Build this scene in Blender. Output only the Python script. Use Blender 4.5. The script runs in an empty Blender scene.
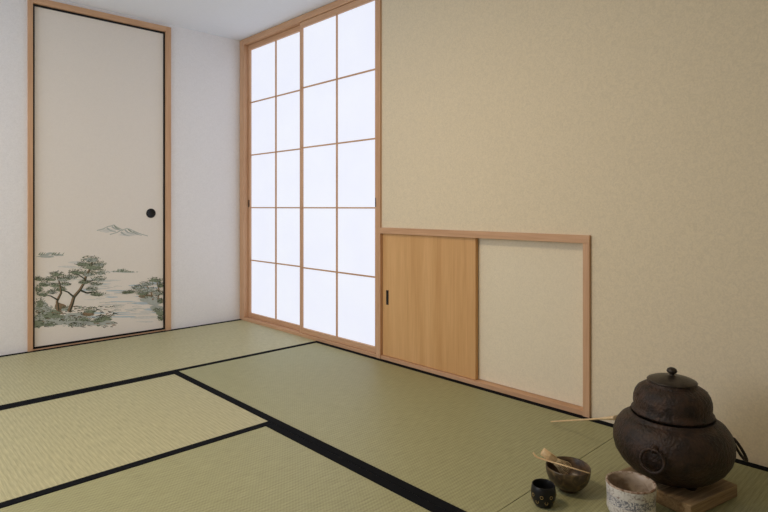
import bpy, bmesh, math, random
from mathutils import Matrix, Vector
random.seed(7)
S = bpy.context.scene
S.view_settings.view_transform = 'Standard'
S.view_settings.look = 'None'

# ---------------------------------------------------------------- constants
XR = 2.309      # right wall plane
YB = 4.070      # back wall plane
XL, YF = -1.45, -1.75
ZC = 2.234
F = 564.5

# ---------------------------------------------------------------- node helpers
def newmat(name):
    m = bpy.data.materials.new(name); m.use_nodes = True
    nt = m.node_tree
    b = nt.nodes['Principled BSDF']
    return m, nt, b
def N(nt, t, **kw):
    n = nt.nodes.new(t)
    for k, v in kw.items(): setattr(n, k, v)
    return n
def ramp(nt, stops):
    r = N(nt, 'ShaderNodeValToRGB'); cr = r.color_ramp
    while len(cr.elements) < len(stops): cr.elements.new(0.5)
    for e, (p, c) in zip(cr.elements, stops):
        e.position = p; e.color = (*c, 1)
    return r
def plain(name, col, rough=0.6, metal=0.0, spec=0.5):
    m, nt, b = newmat(name)
    n = N(nt, 'ShaderNodeTexNoise'); n.inputs['Scale'].default_value = 60
    tc = N(nt, 'ShaderNodeTexCoord'); nt.links.new(tc.outputs['Object'], n.inputs['Vector'])
    r = ramp(nt, [(0.3, tuple(c*0.92 for c in col)), (0.7, tuple(min(1, c*1.06) for c in col))])
    nt.links.new(n.outputs['Fac'], r.inputs['Fac']); nt.links.new(r.outputs['Color'], b.inputs['Base Color'])
    b.inputs['Roughness'].default_value = rough; b.inputs['Metallic'].default_value = metal
    b.inputs['Specular IOR Level'].default_value = spec
    return m
def wallpaper(name, col, amt=0.07, bump=0.25):
    m, nt, b = newmat(name)
    tc = N(nt, 'ShaderNodeTexCoord')
    n1 = N(nt, 'ShaderNodeTexNoise'); n1.inputs['Scale'].default_value = 55; n1.inputs['Detail'].default_value = 3; n1.inputs['Distortion'].default_value = 1.4
    n2 = N(nt, 'ShaderNodeTexNoise'); n2.inputs['Scale'].default_value = 180; n2.inputs['Detail'].default_value = 2
    for n in (n1, n2): nt.links.new(tc.outputs['Object'], n.inputs['Vector'])
    mx = N(nt, 'ShaderNodeMath', operation='ADD')
    nt.links.new(n1.outputs['Fac'], mx.inputs[0]); nt.links.new(n2.outputs['Fac'], mx.inputs[1])
    h = N(nt, 'ShaderNodeMath', operation='MULTIPLY'); h.inputs[1].default_value = 0.5
    nt.links.new(mx.outputs[0], h.inputs[0])
    r = ramp(nt, [(0.38, tuple(c*(1-amt) for c in col)), (0.60, tuple(min(1, c*(1+amt*0.6)) for c in col))])
    nt.links.new(h.outputs[0], r.inputs['Fac']); nt.links.new(r.outputs['Color'], b.inputs['Base Color'])
    bp = N(nt, 'ShaderNodeBump'); bp.inputs['Strength'].default_value = bump; bp.inputs['Distance'].default_value = 0.002
    nt.links.new(h.outputs[0], bp.inputs['Height']); nt.links.new(bp.outputs['Normal'], b.inputs['Normal'])
    b.inputs['Roughness'].default_value = 0.85; b.inputs['Specular IOR Level'].default_value = 0.2
    return m
def wood(name, axis, c1, c2, scale=26, rough=0.5):
    m, nt, b = newmat(name)
    tc = N(nt, 'ShaderNodeTexCoord'); mp = N(nt, 'ShaderNodeMapping')
    sc = [1, 1, 1]; sc['XYZ'.index(axis)] = 0.045
    mp.inputs['Scale'].default_value = sc
    nt.links.new(tc.outputs['Object'], mp.inputs['Vector'])
    n = N(nt, 'ShaderNodeTexNoise'); n.inputs['Scale'].default_value = scale; n.inputs['Detail'].default_value = 5; n.inputs['Distortion'].default_value = 0.6
    n2 = N(nt, 'ShaderNodeTexNoise'); n2.inputs['Scale'].default_value = scale*7; n2.inputs['Detail'].default_value = 2
    nt.links.new(mp.outputs['Vector'], n.inputs['Vector']); nt.links.new(mp.outputs['Vector'], n2.inputs['Vector'])
    mx = N(nt, 'ShaderNodeMix', data_type='FLOAT'); mx.inputs['Factor'].default_value = 0.35
    nt.links.new(n.outputs['Fac'], mx.inputs['A']); nt.links.new(n2.outputs['Fac'], mx.inputs['B'])
    r = ramp(nt, [(0.33, c1), (0.66, c2)])
    nt.links.new(mx.outputs['Result'], r.inputs['Fac']); nt.links.new(r.outputs['Color'], b.inputs['Base Color'])
    b.inputs['Roughness'].default_value = rough; b.inputs['Specular IOR Level'].default_value = 0.3
    return m
def tatami(name, rib_axis, col):
    """rush woven: ribs repeat along rib_axis"""
    m, nt, b = newmat(name)
    tc = N(nt, 'ShaderNodeTexCoord'); sp = N(nt, 'ShaderNodeSeparateXYZ')
    nt.links.new(tc.outputs['Object'], sp.inputs[0])
    other = 'Y' if rib_axis == 'X' else 'X'
    def wave(ax, period):
        a = N(nt, 'ShaderNodeMath', operation='MULTIPLY'); a.inputs[1].default_value = 2*math.pi/period
        nt.links.new(sp.outputs[ax], a.inputs[0])
        s = N(nt, 'ShaderNodeMath', operation='SINE'); nt.links.new(a.outputs[0], s.inputs[0]); return s
    w1 = wave(rib_axis, 0.016); w2 = wave(other, 0.011)
    pr = N(nt, 'ShaderNodeMath', operation='MULTIPLY'); nt.links.new(w1.outputs[0], pr.inputs[0]); nt.links.new(w2.outputs[0], pr.inputs[1])
    ad = N(nt, 'ShaderNodeMath', operation='MULTIPLY_ADD'); ad.inputs[1].default_value = 0.6
    nt.links.new(w1.outputs[0], ad.inputs[0]); nt.links.new(pr.outputs[0], ad.inputs[2])
    mp = N(nt, 'ShaderNodeMapping'); sc = [140, 140, 1]; sc['XY'.index(other)] = 8
    mp.inputs['Scale'].default_value = sc
    nt.links.new(tc.outputs['Object'], mp.inputs['Vector'])
    n = N(nt, 'ShaderNodeTexNoise'); n.inputs['Scale'].default_value = 2.0; n.inputs['Detail'].default_value = 3
    nt.links.new(mp.outputs['Vector'], n.inputs['Vector'])
    f = N(nt, 'ShaderNodeMath', operation='MULTIPLY_ADD'); f.inputs[1].default_value = 0.15
    nt.links.new(ad.outputs[0], f.inputs[0]); nt.links.new(n.outputs['Fac'], f.inputs[2])
    r = ramp(nt, [(0.2, tuple(c*0.74 for c in col)), (0.8, tuple(c*1.22 for c in col))])
    nt.links.new(f.outputs[0], r.inputs['Fac']); nt.links.new(r.outputs['Color'], b.inputs['Base Color'])
    bp = N(nt, 'ShaderNodeBump'); bp.inputs['Strength'].default_value = 0.4; bp.inputs['Distance'].default_value = 0.001
    nt.links.new(f.outputs[0], bp.inputs['Height']); nt.links.new(bp.outputs['Normal'], b.inputs['Normal'])
    b.inputs['Roughness'].default_value = 0.5; b.inputs['Specular IOR Level'].default_value = 0.4
    return m
def iron(name, c1, c2, rough=0.5, metal=0.5, bump=0.5, scale=120):
    m, nt, b = newmat(name)
    tc = N(nt, 'ShaderNodeTexCoord')
    n = N(nt, 'ShaderNodeTexNoise'); n.inputs['Scale'].default_value = scale; n.inputs['Detail'].default_value = 4
    n2 = N(nt, 'ShaderNodeTexNoise'); n2.inputs['Scale'].default_value = 28; n2.inputs['Detail'].default_value = 8; n2.inputs['Roughness'].default_value = 0.72
    nt.links.new(tc.outputs['Object'], n.inputs['Vector']); nt.links.new(tc.outputs['Object'], n2.inputs['Vector'])
    r = ramp(nt, [(0.40, c1), (0.64, c2)])
    nt.links.new(n2.outputs['Fac'], r.inputs['Fac']); nt.links.new(r.outputs['Color'], b.inputs['Base Color'])
    bp = N(nt, 'ShaderNodeBump'); bp.inputs['Strength'].default_value = bump; bp.inputs['Distance'].default_value = 0.005
    nt.links.new(n.outputs['Fac'], bp.inputs['Height']); nt.links.new(bp.outputs['Normal'], b.inputs['Normal'])
    b.inputs['Roughness'].default_value = rough; b.inputs['Metallic'].default_value = metal
    return m
def mottled(name, stops, scale=40, rough=0.45, dist=1.0):
    m, nt, b = newmat(name)
    tc = N(nt, 'ShaderNodeTexCoord')
    n = N(nt, 'ShaderNodeTexNoise'); n.inputs['Scale'].default_value = scale; n.inputs['Detail'].default_value = 4; n.inputs['Distortion'].default_value = dist
    nt.links.new(tc.outputs['Object'], n.inputs['Vector'])
    r = ramp(nt, stops); nt.links.new(n.outputs['Fac'], r.inputs['Fac']); nt.links.new(r.outputs['Color'], b.inputs['Base Color'])
    bp = N(nt, 'ShaderNodeBump'); bp.inputs['Strength'].default_value = 0.3; bp.inputs['Distance'].default_value = 0.002
    nt.links.new(n.outputs['Fac'], bp.inputs['Height']); nt.links.new(bp.outputs['Normal'], b.inputs['Normal'])
    b.inputs['Roughness'].default_value = rough
    return m

M_wallR = wallpaper('wallpaper_warm_lit', (0.80, 0.695, 0.515), 0.065, 0.15)  # same paper as back wall; warm lamplight put into its base colour
M_wallB = wallpaper('wallpaper_white', (0.86, 0.845, 0.85), 0.04, 0.15)
M_ceil = wallpaper('ceiling_paper', (0.84, 0.87, 0.93), 0.02, 0.1)
W1, W2 = (0.54, 0.31, 0.175), (0.70, 0.44, 0.27)
M_wx = wood('cypress_x', 'X', W1, W2); M_wy = wood('cypress_y', 'Y', W1, W2); M_wz = wood('cypress_z', 'Z', W1, W2)
M_board = wood('cedar_board', 'Z', (0.60, 0.33, 0.13), (0.74, 0.45, 0.205), 14)
M_tx = tatami('tatami_rush_lengthwise_x', 'X', (0.46, 0.435, 0.255))  # lighter, yellower base colour carries the view-dependent sheen of the rush
M_ty = tatami('tatami_rush_lengthwise_y', 'Y', (0.350, 0.345, 0.185))  # same rush, darker and greener: sheen difference put into the colour
M_heri = plain('heri_black_cloth', (0.006, 0.007, 0.009), 0.9, spec=0.08)
M_black = plain('black_lacquer', (0.010, 0.010, 0.011), 0.35, spec=0.3)
M_sub = plain('subfloor_plywood', (0.25, 0.2, 0.14), 0.8)

# shoji paper: its own emission stands in for daylight from behind
M_paper, nt, b = newmat('shoji_paper_emissive')
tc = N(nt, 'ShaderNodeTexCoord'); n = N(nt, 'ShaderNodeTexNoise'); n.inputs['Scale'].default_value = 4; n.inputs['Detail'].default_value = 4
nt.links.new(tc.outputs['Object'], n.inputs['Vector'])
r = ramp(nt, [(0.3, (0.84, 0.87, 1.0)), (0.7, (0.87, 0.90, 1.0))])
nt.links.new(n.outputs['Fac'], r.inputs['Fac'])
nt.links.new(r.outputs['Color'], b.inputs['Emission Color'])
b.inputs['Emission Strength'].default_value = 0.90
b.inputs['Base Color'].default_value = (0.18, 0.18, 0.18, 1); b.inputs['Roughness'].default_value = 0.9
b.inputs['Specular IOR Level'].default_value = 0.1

# ---------------------------------------------------------------- mesh helpers
def box(bm, x0, x1, y0, y1, z0, z1, mi=0):
    vs = [bm.verts.new(p) for p in [(x0,y0,z0),(x1,y0,z0),(x1,y1,z0),(x0,y1,z0),(x0,y0,z1),(x1,y0,z1),(x1,y1,z1),(x0,y1,z1)]]
    for f in [(0,3,2,1),(4,5,6,7),(0,1,5,4),(1,2,6,5),(2,3,7,6),(3,0,4,7)]:
        bm.faces.new([vs[i] for i in f]).material_index = mi
def lathe(bm, prof, mat=Matrix(), seg=48, mi=0, mis=None, wob=None):
    rings = []
    for (r, z) in prof:
        if r < 1e-6: rings.append([bm.verts.new(mat @ Vector((0, 0, z)))])
        else:
            ring = []
            for i in range(seg):
                a = 2*math.pi*i/seg
                rr = r*(1+(wob(a, z) if wob else 0))
                ring.append(bm.verts.new(mat @ Vector((rr*math.cos(a), rr*math.sin(a), z))))
            rings.append(ring)
    for k in range(len(rings)-1):
        A, B = rings[k], rings[k+1]; m = mis[k] if mis else mi
        for i in range(seg):
            j = (i+1) % seg
            if len(A) == 1 and len(B) == 1: continue
            if len(A) == 1: f = bm.faces.new([A[0], B[j], B[i]])
            elif len(B) == 1: f = bm.faces.new([A[i], A[j], B[0]])
            else: f = bm.faces.new([A[i], A[j], B[j], B[i]])
            f.smooth = True; f.material_index = m
def tube(bm, pts, rad, seg=10, mi=0, closed=False, flat=1.0):
    pts = [Vector(p) for p in pts]; n = len(pts); rings = []
    if not hasattr(rad, '__len__'): rad = [rad]*n
    up = Vector((0, 0, 1))
    t0 = (pts[1]-pts[0]).normalized()
    if abs(t0.dot(up)) > 0.9: up = Vector((1, 0, 0))
    for i, p in enumerate(pts):
        if closed: t = pts[(i+1) % n]-pts[i-1]
        else: t = pts[min(i+1, n-1)]-pts[max(i-1, 0)]
        t.normalize(); s = t.cross(up)
        if s.length < 1e-5: s = t.orthogonal()
        s.normalize(); u = s.cross(t).normalized(); up = u
        rings.append([bm.verts.new(p + rad[i]*(math.cos(2*math.pi*k/seg)*s + flat*math.sin(2*math.pi*k/seg)*u)) for k in range(seg)])
    for i in range(n if closed else n-1):
        A, B = rings[i], rings[(i+1) % n]
        for k in range(seg):
            f = bm.faces.new([A[k], A[(k+1) % seg], B[(k+1) % seg], B[k]]); f.smooth = True; f.material_index = mi
    if not closed:
        f = bm.faces.new(rings[0][::-1]); f.material_index = mi
        f = bm.faces.new(rings[-1]); f.material_index = mi
def obj(name, bm, mats, parent=None, bevel=0, recalc=True):
    if recalc: bmesh.ops.recalc_face_normals(bm, faces=bm.faces)
    me = bpy.data.meshes.new(name); bm.to_mesh(me); bm.free()
    for m in mats: me.materials.append(m)
    o = bpy.data.objects.new(name, me); S.collection.objects.link(o)
    if bevel:
        md = o.modifiers.new('bevel', 'BEVEL'); md.width = bevel; md.segments = 2; md.limit_method = 'ANGLE'
    if parent: o.parent = parent
    return o

# ---------------------------------------------------------------- room shell
T = 0.14
bm = bmesh.new()   # right wall
box(bm, XR, XR+T, YF-T, 1.135, -0.06, ZC)
box(bm, XR, XR+T, 1.135, 2.45, 0.765, ZC)
box(bm, XR+0.10, XR+T, 1.135, 2.45, -0.06, 0.765)
obj('wall_right', bm, [M_wallR])
bm = bmesh.new()   # back wall
box(bm, XL-T, 0.85, YB, YB+T, -0.06, ZC)
box(bm, 1.715, XR+T, YB, YB+T, -0.06, ZC)
box(bm, 0.85, 1.715, YB, YB+T, 2.19, ZC)
box(bm, 0.85, 1.715, YB+0.08, YB+T, -0.06, 2.19)
obj('wall_back', bm, [M_wallB])
bm = bmesh.new()   # left wall, opening added for the fill window
WY0, WY1, WZ0, WZ1 = 1.5, 3.6, 0.55, 2.0
box(bm, XL-T, XL, YF, WY0, -0.06, ZC); box(bm, XL-T, XL, WY1, YB, -0.06, ZC)
box(bm, XL-T, XL, WY0, WY1, -0.06, WZ0); box(bm, XL-T, XL, WY0, WY1, WZ1, ZC)
obj('wall_left', bm, [M_wallB])
bm = bmesh.new(); box(bm, XL-T, XR, YF-T, YF, -0.06, ZC); obj('wall_front', bm, [M_wallR])
bm = bmesh.new(); box(bm, XL-T, XR+T+0.1, YF-T, YB+T, ZC, ZC+0.1); obj('ceiling', bm, [M_ceil])
bm = bmesh.new(); box(bm, XL-T, XR+T+0.1, YF-T, YB+T, -0.12, -0.055); obj('floor', bm, [M_sub])
# unseen window added in the left wall for cool fill light
bm = bmesh.new()
box(bm, XL-T, XL+0.015, WY0, WY0+0.04, WZ0, WZ1); box(bm, XL-T, XL+0.015, WY1-0.04, WY1, WZ0, WZ1)
box(bm, XL-T, XL+0.015, WY0, WY1, WZ0, WZ0+0.04); box(bm, XL-T, XL+0.015, WY0, WY1, WZ1-0.04, WZ1)
box(bm, XL-0.08, XL-0.04, (WY0+WY1)/2-0.025, (WY0+WY1)/2+0.025, WZ0, WZ1)
obj('fill_window', bm, [M_wz])

# ---------------------------------------------------------------- tatami mats
def mat(x0, x1, y0, y1, along, material):
    bm = bmesh.new(); h = 0.036; g = 0.0012
    x0 += g; x1 -= g; y0 += g; y1 -= g
    box(bm, x0, x1, y0, y1, -0.055, 0.0, 0)
    if along == 'X':
        for a, c in ((y0, y0+h), (y1-h, y1)): box(bm, x0, x1, a, c, -0.05, 0.0015, 1)
    else:
        for a, c in ((x0, x0+h), (x1-h, x1)): box(bm, a, c, y0, y1, -0.05, 0.0015, 1)
    return obj('tatami_mat', bm, [material, M_heri])
XJ, Y1, Y2, Y3 = 1.292, 3.012, 2.008, 0.970
XW = XR-0.003
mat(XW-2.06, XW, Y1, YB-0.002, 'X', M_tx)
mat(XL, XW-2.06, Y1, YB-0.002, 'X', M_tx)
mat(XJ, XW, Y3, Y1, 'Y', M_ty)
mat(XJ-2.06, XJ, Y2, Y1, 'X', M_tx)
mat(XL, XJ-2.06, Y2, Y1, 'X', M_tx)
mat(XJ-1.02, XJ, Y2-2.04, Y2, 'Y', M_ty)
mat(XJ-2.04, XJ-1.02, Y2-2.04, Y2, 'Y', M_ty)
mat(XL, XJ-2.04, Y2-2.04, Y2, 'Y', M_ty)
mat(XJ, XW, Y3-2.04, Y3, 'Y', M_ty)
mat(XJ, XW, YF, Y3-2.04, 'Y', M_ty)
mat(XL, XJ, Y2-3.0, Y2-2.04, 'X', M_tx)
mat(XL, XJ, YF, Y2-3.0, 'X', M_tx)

# ---------------------------------------------------------------- shoji surround + screens
bm = bmesh.new()
box(bm, XR-0.008, XR+0.12, 4.005, YB-0.001, 0, ZC-0.001, 0)       # corner post
box(bm, XR-0.012, XR+0.14, 2.425, 2.462, 0, ZC-0.001, 0)           # post beside wall
box(bm, XR-0.008, XR+0.12, 2.462, 4.005, 2.190, ZC-0.001, 1)       # head rail
box(bm, XR-0.008, XR+0.12, 2.462, 4.005, -0.05, 0.022, 1)           # sill
obj('trim_1', bm, [M_wz, M_wy], bevel=0.002)
def shoji(name, y0, y1, x, dname):
    bm = bmesh.new(); st = 0.022; th = 0.026
    z0, z1 = 0.024, 2.188
    box(bm, x, x+th, y0, y0+st, z0, z1, 0); box(bm, x, x+th, y1-st, y1, z0, z1, 0)
    box(bm, x, x+th, y0+st, y1-st, z0, 0.058, 1); box(bm, x, x+th, y0+st, y1-st, 2.15, z1, 1)
    ym = (y0+y1)/2
    box(bm, x+0.006, x+0.016, ym-0.0045, ym+0.0045, 0.058, 2.15, 0)
    for k in range(1, 5):
        z = 0.058+k*(2.15-0.058)/5
        box(bm, x+0.007, x+0.0155, y0+st, y1-st, z-0.0045, z+0.0045, 1)
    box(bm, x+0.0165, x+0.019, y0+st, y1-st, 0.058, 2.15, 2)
    # recessed pull
    yp = y0+st/2 if name == 'right' else y1-st/2
    box(bm, x-0.0015, x+0.004, yp-0.008, yp+0.008, 0.90, 0.955, 3)
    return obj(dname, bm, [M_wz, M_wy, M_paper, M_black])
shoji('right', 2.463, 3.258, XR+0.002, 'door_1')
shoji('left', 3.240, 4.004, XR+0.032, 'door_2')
# outside panel closing the cavity behind paper
bm = bmesh.new(); box(bm, XR+0.125, XR+0.14, 2.46, YB, -0.05, ZC); obj('shutter_panel', bm, [M_sub])

# ---------------------------------------------------------------- small hatch on the right wall
bm = bmesh.new()
ya, yb = 1.128, 2.424
box(bm, XR-0.014, XR+0.09, ya, yb, 0.744, 0.779, 1)
box(bm, XR-0.014, XR+0.09, ya, ya+0.030, 0.0, 0.744, 0)
box(bm, XR-0.008, XR+0.09, ya+0.030, yb, 0.0, 0.022, 1)
obj('trim_2', bm, [M_wz, M_wy], bevel=0.0015)
bm = bmesh.new()
box(bm, XR+0.006, XR+0.028, 1.742, 2.423, 0.024, 0.742, 0)
box(bm, XR+0.0045, XR+0.008, 2.372, 2.392, 0.325, 0.41, 1)
obj('door_3', bm, [M_board, M_black], bevel=0.001)
bm = bmesh.new()
box(bm, XR+0.034, XR+0.054, 1.161, 1.80, 0.024, 0.742, 0)
obj('door_4', bm, [wallpaper('hatch_panel_paper', (0.84, 0.75, 0.58), 0.05, 0.10)])

# ---------------------------------------------------------------- fusuma door with ink painting
bm = bmesh.new()
box(bm, 0.832, 0.860, YB-0.014, YB+0.06, 0, 2.213, 0)
box(bm, 1.701, 1.737, YB-0.014, YB+0.06, 0, 2.213, 0)
box(bm, 0.860, 1.701, YB-0.014, YB+0.06, 2.176, 2.213, 1)
box(bm, 0.860, 1.701, YB-0.001, YB+0.06, -0.05, 0.006, 1)
obj('trim_3', bm, [M_wz, M_wx], bevel=0.002)
M_fus = wallpaper('fusuma_paper', (0.84, 0.785, 0.72), 0.02, 0.05)
DY = YB+0.012
bm = bmesh.new()
fx0, fx1, fz0, fz1 = 0.861, 1.700, 0.008, 2.174
e = 0.012
box(bm, fx0+e, fx1-e, DY, DY+0.022, fz0+e, fz1-e, 0)
box(bm, fx0, fx0+e, DY-0.004, DY+0.024, fz0, fz1, 1); box(bm, fx1-e, fx1, DY-0.004, DY+0.024, fz0, fz1, 1)
box(bm, fx0+e, fx1-e, DY-0.004, DY+0.024, fz0, fz0+e, 1); box(bm, fx0+e, fx1-e, DY-0.004, DY+0.024, fz1-e, fz1, 1)
mt = Matrix.Translation((1.600, DY, 0.855)) @ Matrix.Rotation(math.radians(90), 4, 'X')
lathe(bm, [(0, 0.001), (0.022, 0.001), (0.026, 0.005), (0.031, 0.006), (0.034, 0.0)], mt, 32, 1)
fus = obj('door_5', bm, [M_fus, M_black])

INK = [plain('ink_dark', (0.060, 0.066, 0.048), 0.9, spec=0.1), plain('ink_green', (0.135, 0.165, 0.10), 0.9, spec=0.1),
       plain('ink_grey', (0.26, 0.30, 0.22), 0.9, spec=0.1), plain('ink_pale', (0.45, 0.48, 0.45), 0.9, spec=0.1), plain('ink_wash_blue', (0.52, 0.60, 0.65), 0.9, spec=0.1),
       plain('ink_earth', (0.27, 0.19, 0.12), 0.9, spec=0.1), plain('ink_veil', (0.70, 0.69, 0.655), 0.9, spec=0.1)]
bm = bmesh.new(); layer = [0]
def dp(u, v):      # sketch grid of the painting -> metres on the door leaf
    t = (u-384)/F; d = DY/(0.7215-0.6925*t)
    return d*(0.6925+0.7215*t), 0.9-(v-207)/F*d
def poly(pts, mi):
    layer[0] += 1; y = DY-0.0002-layer[0]*0.7e-6
    vs = []
    for (u, v) in pts:
        x, z = dp(u, v); vs.append(bm.verts.new((min(max(x, fx0+0.013), fx1-0.013), y, max(z, fz0+0.014))))
    try:
        f = bm.faces.new(vs); f.material_index = mi
    except Exception: pass
def stroke(pts, w0, w1, mi):
    n = len(pts)
    for i in range(n-1):
        (a, b_), (c, d) = pts[i], pts[i+1]
        L = math.hypot(c-a, d-b_) or 1; nx, ny = -(d-b_)/L, (c-a)/L
        wa = w0+(w1-w0)*i/(n-1); wb = w0+(w1-w0)*(i+1)/(n-1)
        poly([(a+nx*wa, b_+ny*wa), (c+nx*wb, d+ny*wb), (c-nx*wb, d-ny*wb), (a-nx*wa, b_-ny*wa)], mi)
def blob(u, v, ru, rv, mi, k=14, j=0.25):
    poly([(u+ru*math.cos(2*math.pi*i/k)*(1+random.uniform(-j, j)), v+rv*math.sin(2*math.pi*i/k)*(1+random.uniform(-j, j))) for i in range(k)], mi)
def needles(u, v, ru, rv, n=26):
    blob(u, v+0.6, ru*0.8, rv*0.6, 2 if random.random() < 0.5 else 3, j=0.4)
    for _ in range(int(n*2.1)):
        a = random.uniform(0, 2*math.pi); q = math.sqrt(random.random())
        x, y = u+q*ru*1.05*math.cos(a), v+q*rv*math.sin(a)
        an = random.uniform(-math.pi, 0); L = random.uniform(1.0, 2.6)
        stroke([(x, y), (x+L*math.cos(an), y+L*0.8*math.sin(an))], 0.26, 0.07, random.choice([0, 0, 1, 1, 2, 2]))
# water washes
for _ in range(36):
    v = random.uniform(282, 322); u = random.uniform(88, 158); blob(u, v, random.uniform(6, 16), random.uniform(0.4, 1.2), random.choice([4, 4, 6]), 16, 0.2)
for _ in range(30):
    v = random.uniform(286, 318); u = random.uniform(95, 140); L = random.uniform(5, 14)
    stroke([(u, v), (u+L*0.5, v-0.5), (u+L, v+0.2)], 0.2, 0.08, 3)
for _ in range(10):
    blob(random.uniform(40, 110), random.uniform(262, 284), random.uniform(8, 16), random.uniform(0.5, 1.2), 6, 16, 0.15)
# distant mountains
def ridge(pts, mi):
    stroke(pts, 0.40, 0.35, mi)
blob(108, 230.5, 8, 2.0, 6); blob(130, 234, 11, 2.0, 6)
ridge([(97, 230.5), (103, 229), (108, 226.5), (111, 226), (114, 224.8), (117, 227), (122, 229.5)], 3)
ridge([(110, 234.5), (117, 232.5), (122, 230), (127, 228.5), (131, 229.5), (136, 232), (141, 234), (148, 236)], 3)
for (a, b_) in ((107, 228), (112, 226.5), (115, 227), (125, 230), (129, 229.5), (133, 231.5), (121, 232)):
    stroke([(a, b_), (a+3, b_+2.4), (a+9, b_+4)], 0.9, 0.2, 3)
for (a, b_) in ((114, 225.5), (128, 229.2)):
    stroke([(a, b_), (a+3, b_+2.6), (a+6, b_+3.6)], 0.5, 0.15, 2)
# far shores
for (u, v, w) in ((44, 255, 5), (51, 253.5, 5), (58, 255, 6), (47, 256.5, 9)): blob(u, v, w, 1.1, 3)
for _ in range(14): u = random.uniform(38, 66); stroke([(u, 255), (u+2, 252.5)], 0.3, 0.2, 2)
for (u, v, w) in ((118, 271.5, 6), (127, 272, 8), (121, 270, 4)): blob(u, v, w, 0.9, 3)
for _ in range(30): u = random.gauss(124, 6); stroke([(u, 272), (u+random.uniform(-2, 2), 272-random.uniform(1, 4.5)*max(0.2, 1-abs(u-122)/14))], 0.4, 0.15, random.choice([1, 2, 2]))
# foreground bank and rocks
for (u, v, a, b_, m) in ((48, 321, 16, 5, 3), (72, 321, 22, 4, 3), (98, 323, 18, 2.5, 3), (50, 314, 12, 5, 2), (76, 316, 13, 3.5, 3), (104, 319, 8, 2.2, 2), (42, 308, 7, 6, 3), (60, 307, 6, 4, 5), (88, 314, 6, 2.5, 5), (38, 324, 6, 4, 2)):
    blob(u, v, a, b_, m, 18, 0.2)
for _ in range(200):
    u = random.uniform(35, 114); v = random.uniform(306, 327); L = random.uniform(2, 6)
    stroke([(u, v), (u+L*0.5, v-random.uniform(-1, 1.4)), (u+L, v+random.uniform(-0.6, 1))], 0.45, 0.12, random.choice([0, 0, 1, 2, 3, 5]))
for (u, v, a, b_) in ((40, 303, 5, 5), (48, 309, 6, 4), (57, 316, 7, 3), (70, 319, 7, 3), (84, 319, 7, 2.5), (97, 321, 8, 2.2), (40, 316, 5, 4), (106, 317, 5, 2), (50, 324, 8, 2), (78, 325, 8, 2), (66, 309, 6, 3), (90, 311, 6, 2.4)): needles(u, v, a, b_, 26)
# main pine
TR = [(69, 312), (72, 304), (74, 297), (80, 290), (84, 283), (86, 276), (90, 269), (92, 262)]
stroke(TR, 2.0, 0.7, 5)
stroke([(x+0.9, y) for x, y in TR], 0.8, 0.4, 0)
stroke([(80, 290), (87, 293), (94, 292), (99, 296)], 1.0, 0.4, 0)
stroke([(84, 283), (91, 281), (98, 279)], 0.8, 0.3, 0)
stroke([(74, 297), (68, 292), (62, 290)], 1.0, 0.4, 0)
stroke([(85, 279), (79, 275), (74, 274)], 0.7, 0.3, 0)
for (u, v, a, b_) in ((91, 259, 9, 3.2), (99, 264, 8, 3.0), (84, 264, 8, 2.8), (92, 267, 11, 3.0), (77, 272, 9, 2.9), (101, 272, 8, 2.8), (89, 274, 8, 2.5), (99, 279, 8, 2.7), (71, 277, 7, 2.5), (84, 282, 6, 2.2), (98, 294, 7, 2.6), (92, 289, 6, 2.2), (60, 289, 6, 2.5), (96, 284, 6, 1.8)): needles(u, v, a, b_, 34)
# second pine (left)
stroke([(58, 310), (57, 301), (61, 293), (60, 284), (57, 276)], 1.5, 0.5, 5)
stroke([(58.8, 310), (57.8, 301), (61.8, 293), (60.6, 284), (57, 276)], 0.6, 0.3, 0)
stroke([(58, 300), (51, 296), (45, 295)], 0.8, 0.3, 0)
for (u, v, a, b_) in ((57, 274, 7, 2.5), (63, 279, 6, 2.4), (50, 279, 6, 2.6), (44, 284, 6, 2.7), (55, 285, 6, 2.4), (43, 294, 6, 2.9), (66, 284, 5, 2), (52, 292, 5, 2.4), (39, 289, 4, 3.2), (39, 279, 4, 2)): needles(u, v, a, b_, 30)
# right promontory
for (u, v, a, b_, m) in ((152, 300, 11, 3, 3), (157, 308, 7, 3, 3), (154, 303, 7, 2.5, 3), (160, 313, 4, 3, 2), (146, 296, 7, 2, 5)): blob(u, v, a, b_, m, 16, 0.2)
stroke([(153, 300), (151, 292), (147, 286)], 0.9, 0.4, 5); stroke([(158, 299), (159, 290), (157, 282)], 0.9, 0.4, 5)
for (u, v, a, b_) in ((146, 284, 7, 2.7), (155, 280, 7, 2.7), (161, 285, 4, 2.7), (138, 288, 6, 2.4), (150, 290, 8, 2.7), (130, 292, 5, 1.6), (142, 293, 7, 2.4), (158, 293, 5, 2.7), (150, 297, 8, 2), (160, 301, 3, 2.5), (157, 310, 5, 2), (126, 293, 4, 1), (161, 318, 3, 3)): needles(u, v, a, b_, 28)
obj('ink_landscape_painting', bm, INK, parent=fus, recalc=False)

# ---------------------------------------------------------------- brazier + kettle
FC = Vector((1.910, 0.663, 0))
M_iron = iron('cast_iron_brown', (0.011, 0.006, 0.004), (0.050, 0.025, 0.015), 0.50, 0.2, 0.9, 120)
M_iron2 = iron('kettle_iron', (0.013, 0.007, 0.005), (0.062, 0.031, 0.019), 0.52, 0.2, 1.0, 130)
M_lid = iron('bronze_lid', (0.03, 0.024, 0.019), (0.07, 0.056, 0.045), 0.38, 0.6, 0.15)
to_cam = Vector((-0.6925, -0.7215, 0)); left = Vector((-0.7215, 0.6925, 0))
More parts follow.
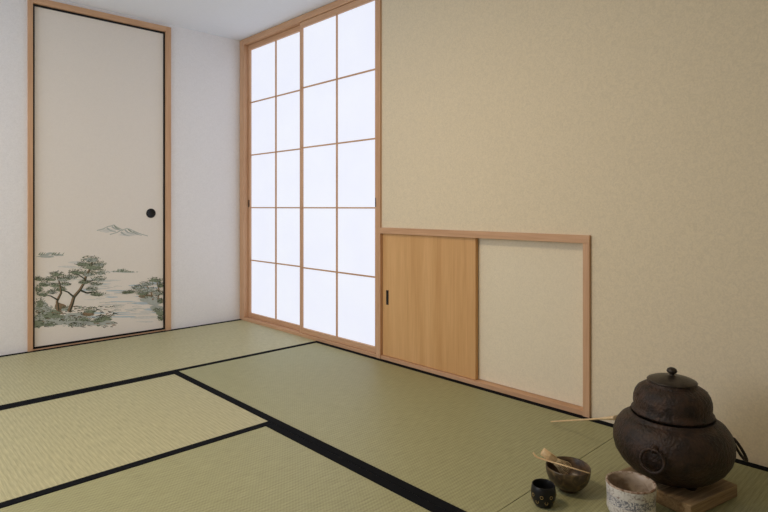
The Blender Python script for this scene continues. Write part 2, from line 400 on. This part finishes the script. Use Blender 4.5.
# base board
M_brick = wood('weathered_board', 'X', (0.17, 0.11, 0.06), (0.46, 0.33, 0.19), 60, 0.8)
bm = bmesh.new(); box(bm, -0.125, 0.125, -0.125, 0.125, 0.0005, 0.038)
o = obj('kettle_base_board', bm, [M_brick], bevel=0.003); o.location = (FC.x, FC.y-0.01, 0.0015); o.rotation_euler[2] = math.radians(-13)
MF = Matrix.Translation(FC)
zb = 0.0405
bm = bmesh.new()
lathe(bm, [(0, 0.046), (0.075, 0.046), (0.100, 0.052), (0.128, 0.070), (0.152, 0.093), (0.168, 0.120), (0.1745, 0.147), (0.174, 0.172), (0.166, 0.198), (0.152, 0.218), (0.134, 0.229), (0.125, 0.232), (0.125, 0.240), (0.118, 0.240), (0.116, 0.226), (0.0, 0.220)], MF, 72)
for k in range(3):      # feet
    a = math.radians(225+15+120*k); c = FC + Vector((math.cos(a)*0.078, math.sin(a)*0.078, 0))
    lathe(bm, [(0, 0.060), (0.020, 0.055), (0.018, 0.046), (0.016, zb), (0, zb)], Matrix.Translation(c), 20)
def ring_handle(ang, zl, r=0.033, tilt=0.25, rad=0.172):
    d = (to_cam*math.cos(ang)+left*math.sin(ang)); tn = Vector((-d.y, d.x, 0))
    p = FC + d*(rad-0.006) + Vector((0, 0, zl))
    tube(bm, [p-d*0.02, p, p+d*0.010, p+d*0.017], [0.015, 0.015, 0.011, 0.006], 16)       # lug boss
    tube(bm, [p+d*0.012+Vector((0, 0, 0.007*math.cos(t)))+d*0.009*math.sin(t) for t in [i*2*math.pi/14 for i in range(14)]], 0.003, 8, closed=True)
    dn = (Vector((0, 0, -1))*math.cos(tilt)+d*math.sin(tilt)).normalized()
    c = p + d*0.018 + dn*(r-0.004)
    tube(bm, [c+r*(math.cos(t)*tn+math.sin(t)*dn) for t in [i*2*math.pi/40 for i in range(40)]], 0.0046, 10, closed=True)
ring_handle(math.radians(43), 0.180, tilt=0.12)
ring_handle(math.radians(-80), 0.168, 0.034, 0.45)
ring_handle(math.radians(204), 0.185)
obj('iron_tea_brazier', bm, [M_iron])
bm = bmesh.new()
lathe(bm, [(0, 0.2415), (0.110, 0.2415), (0.1145, 0.2425), (0.119, 0.247), (0.120, 0.251), (0.116, 0.255), (0.1125, 0.262), (0.1140, 0.275), (0.1135, 0.290), (0.109, 0.306), (0.101, 0.319), (0.088, 0.328), (0.077, 0.332), (0.072, 0.335), (0.072, 0.343), (0.068, 0.343), (0.067, 0.335), (0, 0.333)], MF, 72)
kettle = obj('iron_tea_kettle', bm, [M_iron2])
bm = bmesh.new()
lathe(bm, [(0, 0.3435), (0.071, 0.3435), (0.0735, 0.346), (0.071, 0.349), (0.060, 0.354), (0.040, 0.359), (0.015, 0.362), (0.008, 0.363), (0.007, 0.368), (0.013, 0.372), (0.016, 0.377), (0.013, 0.384), (0.006, 0.388), (0, 0.389)], MF, 56)
obj('kettle_lid', bm, [M_lid], parent=kettle)
bm = bmesh.new()
for s in (1, -1):   # small lugs on kettle shoulder
    d = left*s
    p = FC + d*0.101 + Vector((0, 0, 0.305))
    tube(bm, [p-d*0.01, p+d*0.006, p+d*0.012], [0.012, 0.010, 0.006], 14)
obj('kettle_lugs', bm, [M_iron2], parent=kettle)

# ---------------------------------------------------------------- tea utensils
M_bam = wood('bamboo', 'Y', (0.62, 0.43, 0.22), (0.80, 0.62, 0.38), 40, 0.45)
# bamboo ladle leaning on the brazier shoulder
A = Vector((2.125, 1.21, 0.0085)); B = Vector((1.930, 0.850, 0.172)); D = (B-A)
bm = bmesh.new()
tube(bm, [A+D*k for k in (0, 0.02, 0.3, 0.5, 0.52, 0.54, 0.8, 0.9, 1.0)], [0.004, 0.0055, 0.0055, 0.0055, 0.0068, 0.0055, 0.0062, 0.010, 0.014], 12, flat=0.6)
obj('bamboo_ladle', bm, [M_bam])

# dark bowl
M_bowl = mottled('bowl_glaze_brown', [(0.3, (0.018, 0.011, 0.007)), (0.5, (0.065, 0.042, 0.020)), (0.70, (0.20, 0.13, 0.055))], 30, 0.35, 1.5)
M_bowl_in = mottled('bowl_glaze_inside', [(0.35, (0.04, 0.025, 0.014)), (0.6, (0.13, 0.08, 0.04))], 30, 0.35)
bm = bmesh.new()
C = Vector((1.668, 0.890, 0.002))
lathe(bm, [(0, 0.003), (0.022, 0.003), (0.024, 0.0), (0.029, 0.0), (0.030, 0.007), (0.046, 0.015), (0.060, 0.032), (0.067, 0.052), (0.069, 0.072), (0.0675, 0.075), (0.065, 0.073), (0.062, 0.053), (0.055, 0.034), (0.040, 0.018), (0.0, 0.012)],
      Matrix.Translation(C), 48, mis=[0]*9+[1]*5, wob=lambda a, z: 0.015*math.sin(3*a+1))
obj('tea_bowl', bm, [M_bowl, M_bowl_in])
# whisk
M_tine = plain('bamboo_tines', (0.66, 0.50, 0.28), 0.6)
P0 = Vector((1.630, 0.960, 0.112)); P1 = Vector((1.682, 0.873, 0.045)); ax = (P1-P0).normalized()
R = ax.to_track_quat('Z', 'Y').to_matrix().to_4x4(); MW = Matrix.Translation(P0) @ R
bm = bmesh.new()
lathe(bm, [(0, 0.002), (0.009, 0.0), (0.0130, 0.001), (0.0130, 0.022), (0.0138, 0.024), (0.0130, 0.026), (0.0130, 0.045), (0.008, 0.050), (0, 0.050)], MW, 24)
for i in range(36):
    a = 2*math.pi*i/36; rr = 0.021 if i % 2 else 0.013
    pts = [(0.0105, 0.044), (0.013, 0.060), (rr, 0.080), (rr*1.0, 0.092), (rr*0.8, 0.098)]
    tube(bm, [MW @ Vector((p*math.cos(a), p*math.sin(a), z)) for p, z in pts], 0.0007, 5, 1)
obj('bamboo_tea_whisk', bm, [M_bam, M_tine])
# scoop
bm = bmesh.new()
a0 = Vector((1.615, 0.985, 0.0925)); a1 = Vector((1.657, 0.812, 0.082)); dd = a1-a0
tube(bm, [a0+Vector((0, 0, 0.012)), a0+dd*0.04+Vector((0, 0, 0.004)), a0+dd*0.1, a0+dd*0.5, a0+dd*0.53, a0+dd*0.56, a1], [0.0035, 0.0055, 0.0048, 0.004, 0.005, 0.004, 0.003], 10, flat=0.45)
obj('bamboo_tea_scoop', bm, [M_bam])
# small black cup with gilt pattern
M_gold = plain('gilt_pattern', (0.42, 0.30, 0.12), 0.4, 0.5)
bm = bmesh.new(); C = Vector((1.529, 0.897, 0.002))
lathe(bm, [(0, 0.002), (0.019, 0.002), (0.020, 0), (0.025, 0), (0.030, 0.008), (0.036, 0.024), (0.037, 0.042), (0.034, 0.060), (0.0325, 0.062), (0.031, 0.060), (0.033, 0.042), (0.030, 0.016), (0, 0.008)], Matrix.Translation(C), 40)
for row, z in enumerate((0.020, 0.036)):
    rr = {0: 0.0348, 1: 0.0370}[row]
    for i in range(8):
        a = 2*math.pi*(i+0.5*(row % 2))/8; d = Vector((math.cos(a), math.sin(a), 0)); tn = Vector((-d.y, d.x, 0))
        c = C+d*rr+Vector((0, 0, z))
        tube(bm, [c+0.0045*(math.cos(t)*tn+math.sin(t)*Vector((0, 0, 1))) for t in [k*2*math.pi/10 for k in range(10)]], 0.0008, 5, 1, closed=True)
obj('lacquered_cup', bm, [M_black, M_gold])
# white tea bowl with blue-grey brushed band
M_white = mottled('white_crackle_glaze', [(0.34, (0.30, 0.24, 0.22)), (0.42, (0.56, 0.53, 0.50)), (0.54, (0.74, 0.72, 0.68))], 60, 0.45, 2.0)
M_band = mottled('blue_grey_brushwork', [(0.44, (0.20, 0.21, 0.25)), (0.50, (0.50, 0.49, 0.50)), (0.56, (0.72, 0.70, 0.67))], 75, 0.45, 3.0)
M_rim = mottled('rim_clay', [(0.4, (0.20, 0.11, 0.07)), (0.6, (0.50, 0.41, 0.33))], 60, 0.6)
M_in = mottled('inside_glaze', [(0.35, (0.24, 0.17, 0.12)), (0.6, (0.46, 0.37, 0.28))], 30, 0.4)
bm = bmesh.new(); C = Vector((1.655, 0.687, 0.002))
lathe(bm, [(0, 0.004), (0.036, 0.004), (0.038, 0), (0.046, 0), (0.050, 0.006), (0.062, 0.012), (0.067, 0.024), (0.066, 0.046), (0.0665, 0.070), (0.068, 0.090), (0.0685, 0.096), (0.068, 0.099), (0.065, 0.101), (0.061, 0.098), (0.060, 0.075), (0.060, 0.030), (0.048, 0.016), (0, 0.012)],
      Matrix.Translation(C), 56, mis=[0]*7+[3, 0, 0]+[1]*3+[2]*4, wob=lambda a, z: 0.012*math.sin(2*a+z*30)+0.006*math.sin(5*a))
obj('ceramic_tea_bowl', bm, [M_white, M_rim, M_in, M_band])

# ---------------------------------------------------------------- lights
# unseen lamp added on the ceiling as warm fill, mid-room
M_fill_lamp, nt, b = newmat('fill_lamp_diffuser'); b.inputs['Emission Color'].default_value = (1, 0.86, 0.66, 1); b.inputs['Emission Strength'].default_value = 3
bm = bmesh.new(); LP = Vector((0.45, 1.75, 0))
lathe(bm, [(0, ZC-0.001), (0.24, ZC-0.001), (0.25, ZC-0.02), (0.25, ZC-0.06)], Matrix.Translation(LP), 40, 0)
lathe(bm, [(0.25, ZC-0.06), (0.22, ZC-0.085), (0.12, ZC-0.10), (0, ZC-0.103)], Matrix.Translation(LP), 40, 1)
obj('fill_ceiling_lamp', bm, [M_wx, M_fill_lamp])
def area(name, loc, rot, sx, sy, e, col):
    l = bpy.data.lights.new(name, 'AREA'); l.shape = 'RECTANGLE'; l.size = sx; l.size_y = sy; l.energy = e; l.color = col
    o = bpy.data.objects.new(name, l); S.collection.objects.link(o); o.location = loc; o.rotation_euler = rot; return o
area('warm_fill_light', (LP.x, LP.y, ZC-0.12), (0, 0, 0), 0.45, 0.45, 17, (1.0, 0.79, 0.54))  # added warm fill under the lamp body
area('cool_fill_light', (XL-0.10, (WY0+WY1)/2, (WZ0+WZ1)/2), (0, math.radians(-90), 0), WZ1-WZ0, WY1-WY0, 36, (0.85, 0.90, 1.0))  # added cool fill set in the unseen window
w = bpy.data.worlds.new('world'); S.world = w; w.use_nodes = True
w.node_tree.nodes['Background'].inputs[0].default_value = (0.7, 0.8, 1, 1); w.node_tree.nodes['Background'].inputs[1].default_value = 0.5

# ---------------------------------------------------------------- camera
cd = bpy.data.cameras.new('camera'); cam = bpy.data.objects.new('camera', cd); S.collection.objects.link(cam)
cam.location = (0, 0, 0.9); cam.rotation_euler = (math.radians(90), 0, -math.atan2(542, 564.5))
cd.sensor_width = 36; cd.lens = F/768*36; cd.shift_y = -49/768
S.camera = cam
